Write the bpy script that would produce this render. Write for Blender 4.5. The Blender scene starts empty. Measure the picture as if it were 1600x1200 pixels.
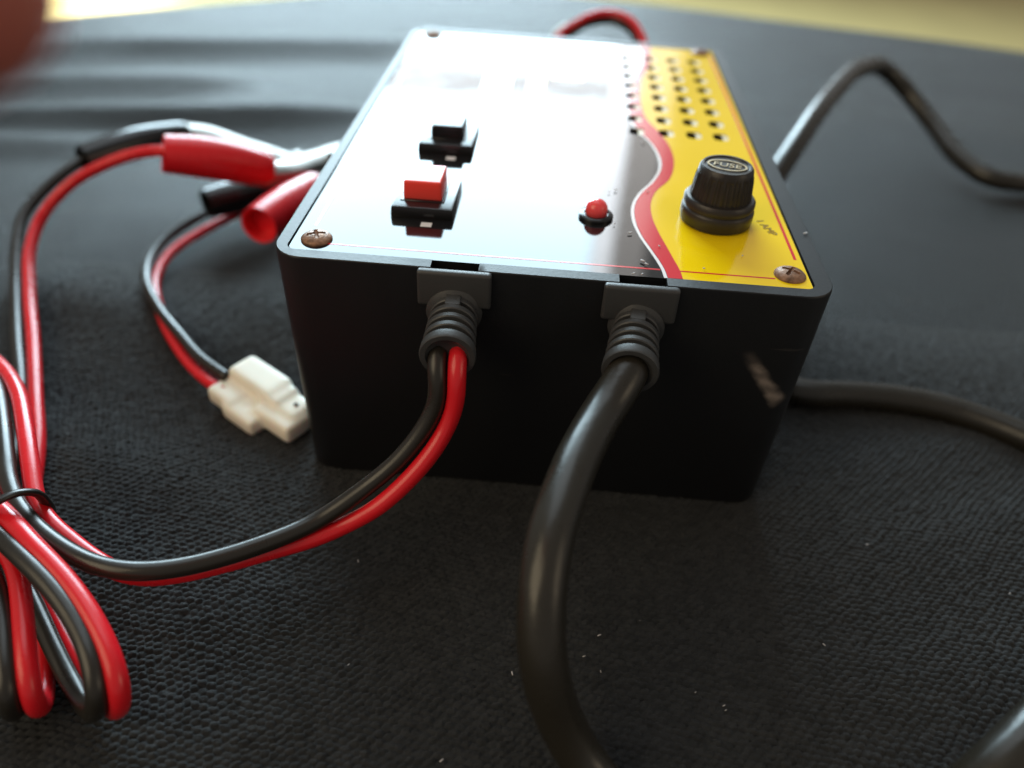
import bpy, bmesh, math, random
import numpy as np
from mathutils import Vector, Matrix, noise
random.seed(7)
R = math.radians
scene = bpy.context.scene
C = scene.collection

# ------------------------------------------------------------------ camera
CAM_R = Matrix(((0.99616542, -0.08273267, 0.02845635),
                (0.07419269, 0.62645653, -0.7759173),
                (0.04636705, 0.77505324, 0.63019249)))
CAM_C = Vector((-0.00140702, -0.20090215, 0.12984663))
FPX = 1205.03
cam_data = bpy.data.cameras.new('camera')
cam = bpy.data.objects.new('camera', cam_data); C.objects.link(cam)
cam.matrix_world = Matrix.Translation(CAM_C) @ CAM_R.to_4x4()
cam_data.sensor_fit = 'HORIZONTAL'; cam_data.sensor_width = 36.0
cam_data.lens = 36.0 * FPX / 1600.0
cam_data.clip_start = 0.004; cam_data.clip_end = 60.0
cam_data.dof.use_dof = True
cam_data.dof.focus_distance = 0.142
cam_data.dof.aperture_fstop = 8.0
scene.camera = cam

# ------------------------------------------------------------------ light (indoors, large window beyond the table)
world = bpy.data.worlds.new('World'); scene.world = world; world.use_nodes = True
bg = world.node_tree.nodes['Background']
bg.inputs['Color'].default_value = (1.0, 0.95, 0.89, 1); bg.inputs['Strength'].default_value = 0.19

def area(name, x0, x1, z0, z1, y, radiance, col):
    d = bpy.data.lights.new(name, 'AREA'); d.shape = 'RECTANGLE'
    d.size = x1 - x0; d.size_y = z1 - z0
    d.energy = radiance * math.pi * d.size * d.size_y; d.color = col
    o = bpy.data.objects.new(name, d); C.objects.link(o)
    o.location = ((x0 + x1) / 2, y, (z0 + z1) / 2)
    o.rotation_euler = (R(-90), 0, 0)       # shines towards -y, into the room
    return o
WY = 4.5
DAY = (0.66, 0.885, 1.0)
area('window_light', -2.75, 0.31, 1.60, 2.10, WY, 20.0, DAY)
area('window_light_upper', -2.75, 0.31, 2.105, 3.90, WY, 10.0, DAY)
area('window_light_lower', -2.75, 0.31, 0.72, 1.38, WY, 19.0, DAY)
area('window_light_rail', -2.75, 0.31, 1.385, 1.595, WY, 3.0, (0.95, 0.97, 1.0))
area('window_light_curtain', 0.315, 0.45, 0.72, 3.70, WY, 6.5, (0.90, 0.95, 1.0))
area('window_light_curtain_fold', 0.455, 0.68, 0.72, 3.70, WY, 1.5, (1.0, 0.96, 0.92))
area('rim_fill_light', 0.69, 3.2, 0.3, 3.70, WY, 0.16, (0.92, 0.96, 1.0))  # dim fill added right of the window to lift the box's right rim
def soft(name, loc, target, size, radiance, col):
    d = bpy.data.lights.new(name, 'AREA'); d.shape = 'SQUARE'; d.size = size
    d.energy = radiance * math.pi * size * size; d.color = col
    o = bpy.data.objects.new(name, d); C.objects.link(o); o.location = loc
    o.rotation_euler = (Vector(target) - Vector(loc)).to_track_quat('-Z', 'Y').to_euler()
    return o
soft('room_light', (-1.6, -1.3, 1.7), (0, 0, 0), 1.9, 2.0, (1.0, 0.82, 0.54))
soft('room_light_side', (2.2, -0.9, 1.0), (0, 0, 0), 1.0, 1.2, (1.0, 0.80, 0.55))
soft('ceiling_light', (-0.25, 0.9, 2.2), (0, 0, 0), 1.6, 1.2, (0.82, 0.93, 1.0))
# sunshine falling on the floor beyond the table's left edge
d = bpy.data.lights.new('sun_patch_light', 'SPOT'); d.energy = 1500; d.spot_size = R(38); d.spot_blend = 0.5
d.color = (1.0, 0.95, 0.72); d.shadow_soft_size = 0.05
o = bpy.data.objects.new('sun_patch_light', d); C.objects.link(o); o.location = (-3.2, 4.4, 1.6)
o.rotation_euler = (Vector((-2.5, 3.0, -0.74)) - o.location).to_track_quat('-Z', 'Y').to_euler()

vs = scene.view_settings
vs.view_transform = 'Standard'; vs.look = 'None'; vs.exposure = 0.32; vs.gamma = 1.0; vs.use_curve_mapping = False
try: scene.cycles.use_denoising = True
except Exception: pass

# ------------------------------------------------------------------ helpers
def at(px, py, z):                       # point of the place seen at a pixel of the photo, z in metres
    dr = CAM_R @ Vector(((px - 800) / FPX, (600 - py) / FPX, -1.0))
    return CAM_C + dr * ((z - CAM_C.z) / dr.z)

def nodes_of(m):
    m.use_nodes = True
    return m.node_tree.nodes, m.node_tree.links, m.node_tree.nodes['Principled BSDF']

def mat(name, col, rough=0.5, metal=0.0, spec=0.5, coat=0.0, bump=0.0, bscale=400.0, rvar=0.0, cvar=0.0, vscale=60.0, sss=0.0, trans=0.0):
    m = bpy.data.materials.new(name); n, l, b = nodes_of(m)
    b.inputs['Base Color'].default_value = (*col, 1); b.inputs['Roughness'].default_value = rough
    b.inputs['Metallic'].default_value = metal; b.inputs['Specular IOR Level'].default_value = spec
    if coat: b.inputs['Coat Weight'].default_value = coat; b.inputs['Coat Roughness'].default_value = 0.06
    if sss:
        b.inputs['Subsurface Weight'].default_value = sss; b.inputs['Subsurface Scale'].default_value = 0.003
        b.inputs['Subsurface Radius'].default_value = (1, .5, .3)
    if trans: b.inputs['Transmission Weight'].default_value = trans
    tc = n.new('ShaderNodeTexCoord')
    if bump:
        t = n.new('ShaderNodeTexNoise'); t.inputs['Scale'].default_value = bscale; t.inputs['Detail'].default_value = 4
        l.new(tc.outputs['Object'], t.inputs['Vector'])
        bp = n.new('ShaderNodeBump'); bp.inputs['Strength'].default_value = bump; bp.inputs['Distance'].default_value = 0.0004
        l.new(t.outputs['Fac'], bp.inputs['Height']); l.new(bp.outputs['Normal'], b.inputs['Normal'])
    if rvar or cvar:
        t = n.new('ShaderNodeTexNoise'); t.inputs['Scale'].default_value = vscale; t.inputs['Detail'].default_value = 5
        l.new(tc.outputs['Object'], t.inputs['Vector'])
        if rvar:
            mr = n.new('ShaderNodeMapRange'); mr.inputs[1].default_value = .3; mr.inputs[2].default_value = .7
            mr.inputs[3].default_value = max(0.02, rough - rvar); mr.inputs[4].default_value = rough + rvar
            l.new(t.outputs['Fac'], mr.inputs[0]); l.new(mr.outputs[0], b.inputs['Roughness'])
        if cvar:
            mx = n.new('ShaderNodeMix'); mx.data_type = 'RGBA'
            mx.inputs[6].default_value = (*[c * (1 - cvar) for c in col], 1); mx.inputs[7].default_value = (*[min(1, c * (1 + cvar)) for c in col], 1)
            mr = n.new('ShaderNodeMapRange'); mr.inputs[1].default_value = .3; mr.inputs[2].default_value = .7
            l.new(t.outputs['Fac'], mr.inputs[0]); l.new(mr.outputs[0], mx.inputs[0]); l.new(mx.outputs[2], b.inputs['Base Color'])
    return m

def link(name, me, m=None, parent=None, smooth=True, label=None, cat=None, group=None, kind=None, auto=None):
    o = bpy.data.objects.new(name, me); C.objects.link(o)
    if m and not me.materials: me.materials.append(m)
    if smooth:
        me.polygons.foreach_set('use_smooth', [True] * len(me.polygons))
        if auto is not None:
            me.set_sharp_from_angle(angle=R(auto))
    if parent: o.parent = parent
    if label: o['label'] = label
    if cat: o['category'] = cat
    if group: o['group'] = group
    if kind: o['kind'] = kind
    return o

def empty(name, loc, label, cat, group=None):
    o = bpy.data.objects.new(name, None); C.objects.link(o); o.location = loc
    o.empty_display_size = 0.01
    o['label'] = label; o['category'] = cat
    if group: o['group'] = group
    return o

def mesh_from(verts, faces):
    me = bpy.data.meshes.new('mesh'); me.from_pydata([tuple(v) for v in verts], [], faces); me.update()
    bm = bmesh.new(); bm.from_mesh(me); bmesh.ops.recalc_face_normals(bm, faces=bm.faces); bm.to_mesh(me); bm.free()
    return me

def catmull(pts, n=10, closed=False):
    P = [Vector(p) for p in pts]; out = []
    N = len(P)
    rng = range(N) if closed else range(N - 1)
    for i in rng:
        if closed: p0, p1, p2, p3 = P[i - 1], P[i], P[(i + 1) % N], P[(i + 2) % N]
        else: p0, p1, p2, p3 = P[max(i - 1, 0)], P[i], P[i + 1], P[min(i + 2, N - 1)]
        # centripetal-like tangents scaled by chord length
        d1 = max((p2 - p1).length, 1e-6); d0 = max((p1 - p0).length, 1e-6); d2 = max((p3 - p2).length, 1e-6)
        if (p1 - p0).length < 1e-7: m1 = (p2 - p1)
        else: m1 = ((p1 - p0) / d0 * d1 + (p2 - p1) / d1 * d0) / (d0 + d1) * d1
        if (p3 - p2).length < 1e-7: m2 = (p2 - p1)
        else: m2 = ((p2 - p1) / d1 * d2 + (p3 - p2) / d2 * d1) / (d1 + d2) * d1
        for k in range(n):
            t = k / n; t2 = t * t; t3 = t2 * t
            out.append(p1 * (2*t3 - 3*t2 + 1) + m1 * (t3 - 2*t2 + t) + p2 * (-2*t3 + 3*t2) + m2 * (t3 - t2))
    if not closed: out.append(P[-1].copy())
    return out

def resample(pts, step):
    out = [pts[0].copy()]; acc = 0.0
    for a, b in zip(pts, pts[1:]):
        L = (b - a).length
        if L < 1e-9: continue
        while acc + L >= step:
            t = (step - acc) / L; a = a.lerp(b, t); out.append(a.copy()); L = (b - a).length; acc = 0.0
            if L < 1e-9: break
        acc += L
    out.append(pts[-1].copy()); return out

def smooth_path(pts, it):
    for _ in range(it):
        q = [p.copy() for p in pts]
        for i in range(1, len(pts) - 1): q[i] = (pts[i - 1] + pts[i] * 2 + pts[i + 1]) / 4
        pts = q
    return pts

def tube_mesh(path, r, seg=14, ry=None, cap=True, rf=None):
    """sweep a circle (or ellipse r x ry) along a path with a parallel-transported frame"""
    vs_, fs = [], []
    n = len(path); T = []
    for i in range(n):
        t = (path[min(i + 1, n - 1)] - path[max(i - 1, 0)]); T.append(t.normalized() if t.length > 0 else Vector((0, 0, 1)))
    up = Vector((0, 0, 1)) if abs(T[0].z) < .9 else Vector((0, 1, 0))
    u = (up - T[0] * up.dot(T[0])).normalized()
    for i in range(n):
        u = (u - T[i] * u.dot(T[i])).normalized(); w = T[i].cross(u)
        k = rf(i / (n - 1)) if rf else 1.0
        for s in range(seg):
            a = 2 * math.pi * s / seg
            vs_.append(path[i] + (w * math.cos(a) * r + u * math.sin(a) * (ry or r)) * k)
    for i in range(n - 1):
        for s in range(seg):
            a, b = i * seg + s, i * seg + (s + 1) % seg
            fs.append((a, b, b + seg, a + seg))
    if cap:
        fs.append(tuple(range(seg - 1, -1, -1))); fs.append(tuple(range((n - 1) * seg, n * seg)))
    return mesh_from(vs_, fs)

def pixel_path(pts, pre=(), post=(), step=0.0016, sm=6):
    P = [Vector(p) for p in pre] + [at(x, y, z / 1000) for x, y, z in pts] + [Vector(p) for p in post]
    return smooth_path(resample(catmull(P, 14), step), sm)

def lathe_mesh(prof, seg=48, axis_m=None, mod=None):
    """revolve (r, z) profile round z; mod(theta, i) scales the radius; axis_m moves it"""
    vs_, fs = [], []
    n = len(prof)
    for i, (r, z) in enumerate(prof):
        for s in range(seg):
            a = 2 * math.pi * s / seg; k = mod(a, i) if mod else 1.0
            v = Vector((r * k * math.cos(a), r * k * math.sin(a), z))
            vs_.append(axis_m @ v if axis_m else v)
    for i in range(n - 1):
        for s in range(seg):
            a, b = i * seg + s, i * seg + (s + 1) % seg
            fs.append((a, b, b + seg, a + seg))
    fs.append(tuple(range(seg - 1, -1, -1))); fs.append(tuple(range((n - 1) * seg, n * seg)))
    return mesh_from(vs_, fs)

def box_mesh(x0, x1, y0, y1, z0, z1, bev=0.0, seg=2, m=None, taper=0.0):
    bm = bmesh.new(); bmesh.ops.create_cube(bm, size=1.0)
    for v in bm.verts:
        k = (v.co.z + .5); cx, cy = (x0 + x1) / 2, (y0 + y1) / 2
        x = x0 + (v.co.x + .5) * (x1 - x0); y = y0 + (v.co.y + .5) * (y1 - y0)
        v.co = (cx + (x - cx) * (1 - taper * k), cy + (y - cy) * (1 - taper * k), z0 + k * (z1 - z0))
    if bev: bmesh.ops.bevel(bm, geom=bm.edges[:] , offset=bev, segments=seg, profile=.6, affect='EDGES')
    if m: bm.transform(m)
    me = bpy.data.meshes.new('mesh'); bm.to_mesh(me); bm.free(); return me

def join_meshes(ms):
    bm = bmesh.new()
    for m in ms: bm.from_mesh(m)
    me = bpy.data.meshes.new('mesh'); bm.to_mesh(me); bm.free(); return me

def evaluate(o):
    dg = bpy.context.evaluated_depsgraph_get(); dg.update()
    me = bpy.data.meshes.new_from_object(o.evaluated_get(dg)); bpy.data.objects.remove(o, do_unlink=True)
    me.materials.clear(); return me

def flat_mesh(loops, z0, z1):
    """filled outline with holes, a sheet from z0 to z1"""
    cu = bpy.data.curves.new('c', 'CURVE'); cu.dimensions = '2D'; cu.fill_mode = 'BOTH'; cu.extrude = (z1 - z0) / 2
    for lp in loops:
        s = cu.splines.new('POLY'); s.points.add(len(lp) - 1); s.use_cyclic_u = True
        for p, q in zip(s.points, lp): p.co = (q[0], q[1], 0, 1)
    o = bpy.data.objects.new('c', cu); C.objects.link(o)
    me = evaluate(o); me.transform(Matrix.Translation((0, 0, (z0 + z1) / 2))); return me

def text_mesh(s, size, depth, m):
    cu = bpy.data.curves.new('t', 'FONT'); cu.body = s; cu.size = size; cu.extrude = depth; cu.align_x = 'CENTER'; cu.align_y = 'CENTER'
    cu.resolution_u = 3
    o = bpy.data.objects.new('t', cu); C.objects.link(o)
    me = evaluate(o); me.transform(m); return me

def rrect(x0, x1, y0, y1, r, n=8):
    out = []
    for cx, cy, a0 in ((x1 - r, y1 - r, 0), (x0 + r, y1 - r, 90), (x0 + r, y0 + r, 180), (x1 - r, y0 + r, 270)):
        for k in range(n + 1):
            a = R(a0 + 90 * k / n); out.append((cx + r * math.cos(a), cy + r * math.sin(a)))
    return out

# ------------------------------------------------------------------ materials
M = {}
M['label_black'] = mat('glossy_black_label', (.010, .010, .011), .055, rvar=.02, vscale=90)
M['label_yellow'] = mat('glossy_yellow_label', (.95, .63, .004), .10, rvar=.04, cvar=.03, vscale=40)
M['label_red'] = mat('glossy_red_label', (.66, .022, .035), .13)
M['label_white'] = mat('white_print', (.80, .76, .76), .2)
M['plate'] = mat('cream_plate_plastic', (.72, .62, .40), .4)
M['screw'] = mat('tarnished_screw', (.25, .135, .08), .46, metal=.40, rvar=.12, cvar=.55, vscale=700, bump=.35, bscale=1300)
M['switch_black'] = mat('switch_black_plastic', (.010, .010, .011), .22, bump=.05, bscale=900)
M['switch_red'] = mat('switch_red_plastic', (.90, .075, .06), .25, sss=.5)
M['led'] = mat('red_lens', (.95, .10, .11), .08, sss=.6)
M['fuse'] = mat('fuse_black_bakelite', (.022, .018, .015), .38, rvar=.08, vscale=300, bump=.08, bscale=1800)
M['gold_print'] = mat('worn_gold_print', (.55, .46, .30), .35, metal=.5, cvar=.25, vscale=900)
M['rubber'] = mat('grey_black_rubber', (.046, .0465, .047), .46, bump=.12, bscale=1500)
M['cord'] = mat('black_cord_pvc', (.022, .019, .014), .29, rvar=.07, vscale=150, bump=.10, bscale=700)
M['wire_black'] = mat('black_wire_pvc', (.020, .017, .013), .30, rvar=.06, vscale=200, bump=.05, bscale=900)
M['wire_red'] = mat('red_wire_pvc', (.72, .012, .020), .26, rvar=.05, vscale=200, bump=.04, bscale=900)
M['sleeve_red'] = mat('red_vinyl_sleeve', (.78, .012, .020), .28, rvar=.05, vscale=120)
M['sleeve_black'] = mat('black_vinyl_sleeve', (.010, .010, .011), .20)
M['steel'] = mat('nickel_steel', (.34, .33, .31), .42, metal=1.0, rvar=.08, vscale=300)
M['nylon'] = mat('milky_nylon', (.88, .84, .72), .32, sss=.25, cvar=.04, vscale=90)
M['dark'] = mat('dark_slot', (.02, .018, .015), .6)
M['skin'] = mat('skin', (.56, .16, .125), .5, sss=.2)
M['nail'] = mat('nail', (.55, .30, .25), .3)
M['sleeve_grey'] = mat('grey_sleeve', (.55, .57, .58), .35)
M['lint'] = mat('pale_lint', (.55, .52, .52), .8)
M['tie'] = mat('black_tie', (.020, .018, .016), .28)

def housing_material():
    m = bpy.data.materials.new('black_moulded_plastic'); n, l, b = nodes_of(m)
    b.inputs['Roughness'].default_value = .47; b.inputs['Specular IOR Level'].default_value = .48
    tc = n.new('ShaderNodeTexCoord')
    t = n.new('ShaderNodeTexNoise'); t.inputs['Scale'].default_value = 1400; t.inputs['Detail'].default_value = 3
    l.new(tc.outputs['Object'], t.inputs['Vector'])
    bp = n.new('ShaderNodeBump'); bp.inputs['Strength'].default_value = .10; bp.inputs['Distance'].default_value = .0003
    l.new(t.outputs['Fac'], bp.inputs['Height']); l.new(bp.outputs['Normal'], b.inputs['Normal'])
    # pale reflected glint painted into the front wall's colour near its right corner, a slanting run of short bars
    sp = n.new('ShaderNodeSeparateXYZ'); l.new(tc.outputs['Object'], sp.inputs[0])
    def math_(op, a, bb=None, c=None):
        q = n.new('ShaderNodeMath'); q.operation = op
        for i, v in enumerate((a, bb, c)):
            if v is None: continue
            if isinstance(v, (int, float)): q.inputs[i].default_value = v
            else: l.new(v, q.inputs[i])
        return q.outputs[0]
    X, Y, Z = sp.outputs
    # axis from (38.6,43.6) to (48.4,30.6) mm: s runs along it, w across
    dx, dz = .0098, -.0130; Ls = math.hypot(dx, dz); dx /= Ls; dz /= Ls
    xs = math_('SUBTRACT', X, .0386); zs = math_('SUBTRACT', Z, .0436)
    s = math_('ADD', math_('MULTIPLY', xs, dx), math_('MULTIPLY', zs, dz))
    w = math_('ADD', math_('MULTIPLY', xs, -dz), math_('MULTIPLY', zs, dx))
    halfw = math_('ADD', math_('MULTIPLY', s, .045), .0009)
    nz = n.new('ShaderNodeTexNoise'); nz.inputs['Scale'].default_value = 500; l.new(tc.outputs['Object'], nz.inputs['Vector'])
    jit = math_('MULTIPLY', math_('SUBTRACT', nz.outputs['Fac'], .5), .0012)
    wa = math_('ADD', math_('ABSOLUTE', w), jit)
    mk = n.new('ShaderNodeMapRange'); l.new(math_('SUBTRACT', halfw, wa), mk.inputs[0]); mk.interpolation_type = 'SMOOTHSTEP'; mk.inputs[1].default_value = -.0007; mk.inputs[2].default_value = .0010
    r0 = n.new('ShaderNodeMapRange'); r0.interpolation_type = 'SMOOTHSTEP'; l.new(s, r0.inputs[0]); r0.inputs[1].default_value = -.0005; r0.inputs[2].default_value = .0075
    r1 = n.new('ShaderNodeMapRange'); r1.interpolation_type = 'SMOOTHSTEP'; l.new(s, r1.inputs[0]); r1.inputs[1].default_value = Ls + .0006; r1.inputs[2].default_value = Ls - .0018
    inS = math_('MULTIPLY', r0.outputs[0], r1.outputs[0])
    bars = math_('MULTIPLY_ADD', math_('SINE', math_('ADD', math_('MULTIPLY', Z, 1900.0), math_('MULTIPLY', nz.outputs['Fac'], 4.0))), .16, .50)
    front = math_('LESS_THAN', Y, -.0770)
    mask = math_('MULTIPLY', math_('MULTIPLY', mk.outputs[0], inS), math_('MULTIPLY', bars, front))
    # fine pale scratches
    sc = n.new('ShaderNodeTexNoise'); sc.inputs['Scale'].default_value = 60; sc.inputs['Detail'].default_value = 8
    mp = n.new('ShaderNodeMapping'); mp.inputs['Scale'].default_value = (1, 1, 14); mp.inputs['Rotation'].default_value = (0, R(-14), 0)
    l.new(tc.outputs['Object'], mp.inputs[0]); l.new(mp.outputs[0], sc.inputs['Vector'])
    scr = n.new('ShaderNodeMapRange'); scr.inputs[1].default_value = .70; scr.inputs[2].default_value = .74; scr.inputs[4].default_value = .05
    l.new(sc.outputs['Fac'], scr.inputs[0])
    mx = n.new('ShaderNodeMix'); mx.data_type = 'RGBA'
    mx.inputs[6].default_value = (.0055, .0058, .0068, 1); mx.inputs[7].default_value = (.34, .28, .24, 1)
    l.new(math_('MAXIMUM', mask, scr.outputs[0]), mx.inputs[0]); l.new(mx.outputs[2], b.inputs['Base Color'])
    return m
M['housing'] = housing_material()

def cloth_material(near=False):
    m = bpy.data.materials.new('black_woven_cloth'); n, l, b = nodes_of(m)
    tc = n.new('ShaderNodeTexCoord')
    def math_(op, a, bb=None, c=None):
        q = n.new('ShaderNodeMath'); q.operation = op
        for i, v in enumerate((a, bb, c)):
            if v is None: continue
            if isinstance(v, (int, float)): q.inputs[i].default_value = v
            else: l.new(v, q.inputs[i])
        return q.outputs[0]
    # slight wander of the threads
    nz = n.new('ShaderNodeTexNoise'); nz.inputs['Scale'].default_value = 55; nz.inputs['Detail'].default_value = 3
    l.new(tc.outputs['Object'], nz.inputs['Vector'])
    nf = n.new('ShaderNodeTexNoise'); nf.inputs['Scale'].default_value = 420; nf.inputs['Detail'].default_value = 2
    l.new(tc.outputs['Object'], nf.inputs['Vector'])
    def wander(src, sc):
        v = n.new('ShaderNodeVectorMath'); v.operation = 'SUBTRACT'; l.new(src, v.inputs[0]); v.inputs[1].default_value = (.5, .5, .5)
        k = n.new('ShaderNodeVectorMath'); k.operation = 'SCALE'; l.new(v.outputs[0], k.inputs[0]); k.inputs['Scale'].default_value = sc
        return k.outputs[0]
    a1 = n.new('ShaderNodeVectorMath'); l.new(tc.outputs['Object'], a1.inputs[0]); l.new(wander(nz.outputs['Color'], .0032), a1.inputs[1])
    a2 = n.new('ShaderNodeVectorMath'); l.new(a1.outputs[0], a2.inputs[0]); l.new(wander(nf.outputs['Color'], .0015), a2.inputs[1])
    mp = n.new('ShaderNodeMapping'); mp.inputs['Rotation'].default_value = (0, 0, R(-9)); l.new(a2.outputs[0], mp.inputs[0])
    sp = n.new('ShaderNodeSeparateXYZ'); l.new(mp.outputs[0], sp.inputs[0])
    u = math_('DIVIDE', sp.outputs[0], .00172); v = math_('DIVIDE', sp.outputs[1], .00112)
    row = math_('FLOOR', v)
    uo = math_('ADD', u, math_('MULTIPLY', row, .5))
    fu = math_('SUBTRACT', math_('FRACT', uo), .5); fv = math_('SUBTRACT', math_('FRACT', v), .5)
    # every stitch a slanted pillow
    fv2 = math_('ADD', fv, math_('MULTIPLY', fu, -.35))
    ru = math_('MULTIPLY', fu, 2.0); rv = math_('MULTIPLY', fv2, 2.1)
    r2 = math_('ADD', math_('MULTIPLY', ru, ru), math_('MULTIPLY', rv, rv))
    hgt = math_('SQRT', math_('MAXIMUM', math_('SUBTRACT', 1.15, r2), 0.0))
    cell = n.new('ShaderNodeTexWhiteNoise'); cell.noise_dimensions = '2D'
    cb = n.new('ShaderNodeCombineXYZ'); l.new(math_('FLOOR', uo), cb.inputs[0]); l.new(row, cb.inputs[1]); l.new(cb.outputs[0], cell.inputs['Vector'])
    hgt = math_('MULTIPLY', hgt, math_('MULTIPLY_ADD', cell.outputs['Value'], .75, .45))
    fib = n.new('ShaderNodeTexNoise'); fib.inputs['Scale'].default_value = 1500; fib.inputs['Detail'].default_value = 6; fib.inputs['Roughness'].default_value = .7
    l.new(tc.outputs['Object'], fib.inputs['Vector'])
    h2 = math_('ADD', hgt, math_('MULTIPLY', fib.outputs['Fac'], 1.5))
    bp = n.new('ShaderNodeBump'); bp.inputs['Strength'].default_value = 1.0; bp.inputs['Distance'].default_value = .0007
    if near:      # the modelled stitches give way to the woven relief farther back
        sy = n.new('ShaderNodeSeparateXYZ'); l.new(tc.outputs['Object'], sy.inputs[0])
        fr_ = n.new('ShaderNodeMapRange'); fr_.interpolation_type = 'SMOOTHSTEP'; l.new(sy.outputs[1], fr_.inputs[0]); fr_.inputs[1].default_value = -.055; fr_.inputs[2].default_value = .004
        fac = fr_.outputs[0]
        h2 = math_('ADD', math_('MULTIPLY', h2, fac), math_('MULTIPLY', math_('MULTIPLY', fib.outputs['Fac'], .52), math_('SUBTRACT', 1.0, fac)))
        l.new(math_('MULTIPLY_ADD', fac, -.19, .60), b.inputs['Roughness']); l.new(math_('MULTIPLY_ADD', fac, .11, .14), b.inputs['Specular IOR Level'])
    l.new(h2, bp.inputs['Height']); l.new(bp.outputs['Normal'], b.inputs['Normal'])
    big = n.new('ShaderNodeTexNoise'); big.inputs['Scale'].default_value = 14; big.inputs['Detail'].default_value = 4
    l.new(tc.outputs['Object'], big.inputs['Vector'])
    cr = n.new('ShaderNodeMix'); cr.data_type = 'RGBA'; cr.inputs[6].default_value = (.009, .0096, .0104, 1) if not near else (.013, .0138, .0147, 1); cr.inputs[7].default_value = (.016, .0166, .0175, 1) if not near else (.034, .0350, .0362, 1)
    l.new(math_('MULTIPLY_ADD', cell.outputs['Value'], .5, math_('MULTIPLY', big.outputs['Fac'], .5)), cr.inputs[0])
    if near:
        c2 = n.new('ShaderNodeMix'); c2.data_type = 'RGBA'; l.new(fac, c2.inputs[0]); l.new(cr.outputs[2], c2.inputs[6]); c2.inputs[7].default_value = (.0125, .0131, .014, 1)
        l.new(c2.outputs[2], b.inputs['Base Color'])
    else: l.new(cr.outputs[2], b.inputs['Base Color'])
    b.inputs['Roughness'].default_value = .41 if not near else .6; b.inputs['Specular IOR Level'].default_value = .25 if not near else .14
    b.inputs['Sheen Weight'].default_value = .05 if not near else .10; b.inputs['Sheen Roughness'].default_value = .4
    return m
M['cloth'] = cloth_material(); M['cloth_near'] = cloth_material(True)
M['floor'] = mat('tan_floor', (.68, .54, .22), .55, cvar=.06, vscale=3)

# ------------------------------------------------------------------ setting: floor, tablecloth
me = mesh_from([(-8, -4, -.74), (8, -4, -.74), (8, 9, -.74), (-8, 9, -.74)], [(0, 1, 2, 3)])
link('floor', me, M['floor'], kind='structure', smooth=False)

def cloth_height(x, y):
    z = 0.0
    far = min(1, max(0, (y - .05) / .12)) * min(1, max(0, (-.02 - x) / .10))
    def ridge(x0, y0, x1, y1, w, h):
        d = Vector((x1 - x0, y1 - y0)); L = d.length; d /= L
        t = max(0, min(1, ((x - x0) * d.x + (y - y0) * d.y) / L))
        px, py = x0 + d.x * t * L, y0 + d.y * t * L
        q = math.hypot(x - px, y - py); e = math.sin(math.pi * min(1, max(0, (t * .9 + .05)))) ** .5
        return h * e * math.exp(-(q / w) ** 2)
    z += ridge(-.34, .185, -.05, .262, .013, .0062)
    z += ridge(-.36, .13, -.14, .178, .011, .0050)
    z += ridge(-.30, .095, -.05, .150, .010, .0068)
    z += ridge(-.33, .06, -.16, .095, .010, .0040)
    z += ridge(-.25, -.045, -.10, -.012, .012, .0016)
    z += ridge(-.22, .02, -.11, .035, .012, .0016)
    z += ridge(.10, -.02, .30, .045, .016, .0016)
    z += ridge(.09, .19, .34, .15, .02, .0018)
    z += ridge(.058, -.095, .170, -.055, .009, .0014) + ridge(.050, -.125, .160, -.105, .008, .0011) + ridge(.075, -.070, .180, -.010, .010, .0014)
    z += ridge(-.056, -.090, -.150, -.070, .008, .0012) + ridge(-.045, -.118, -.130, -.105, .007, .0009) + ridge(-.070, -.040, -.170, -.010, .009, .0014) + ridge(-.02, -.13, .05, -.15, .008, .0008)
    amp = min(1, max(0, max(abs(x) - .056, abs(y) - .083) / .05))
    z += amp * (.0019 * noise.noise(Vector((x * 7, y * 16, 3.1))) + .0008 * noise.noise(Vector((x * 19, y * 34, 1.7))))
    return z
def clamp_flat(x, y, z):
    # the cloth lies flat under the charger
    k = max(abs(x) - .054, abs(y) - .081) / .03
    return z * min(1, max(0, k)) if k < 1 else z
outline = catmull([Vector((x, y, 0)) for x, y in [(-.29, .266), (-.252, .294), (-.213, .3205), (-.14, .369), (-.05, .4020), (.0327, .3965), (.137, .3720), (.2926, .332), (.42, .27), (.5, .1), (.5, -.15),
     (.4, -.4), (.15, -.55), (-.15, -.55), (-.4, -.42), (-.5, -.15), (-.45, .06), (-.36, .196)]], 20, closed=True)
NA = len(outline); rings = 170; vs_, fs = [], []
for k in range(rings + 1):
    t = (k / rings)
    for p in outline:
        x, y = p.x * t, p.y * t
        z = clamp_flat(x, y, cloth_height(x, y)) * (1 if t < .96 else max(0, (1 - t) / .04))
        vs_.append((x, y, z))
for (off, dz) in ((.003, -.0006), (.0058, -.0025), (.0072, -.0062), (.0076, -.012), (.010, -.10), (.016, -.35), (.022, -.70)):
    for i, p in enumerate(outline):
        nrm = Vector((outline[(i + 1) % NA].y - outline[i - 1].y, -(outline[(i + 1) % NA].x - outline[i - 1].x), 0)).normalized() * -1
        if nrm.dot(p) < 0: nrm = -nrm
        wv = .02 * abs(dz) * math.sin(i * .35) + .012 * abs(dz) * math.sin(i * .83 + 1)
        q = p + nrm * (off + wv); vs_.append((q.x, q.y, dz))
for k in range(rings + 7):
    for i in range(NA):
        a, b = k * NA + i, k * NA + (i + 1) % NA
        fs.append((a, b, b + NA, a + NA) if k else (b, b + NA, a + NA))
me = bpy.data.meshes.new('mesh'); me.from_pydata(vs_, [], fs); me.update()
bm = bmesh.new(); bm.from_mesh(me); bmesh.ops.remove_doubles(bm, verts=bm.verts[:], dist=1e-6); bmesh.ops.recalc_face_normals(bm, faces=bm.faces)
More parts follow.
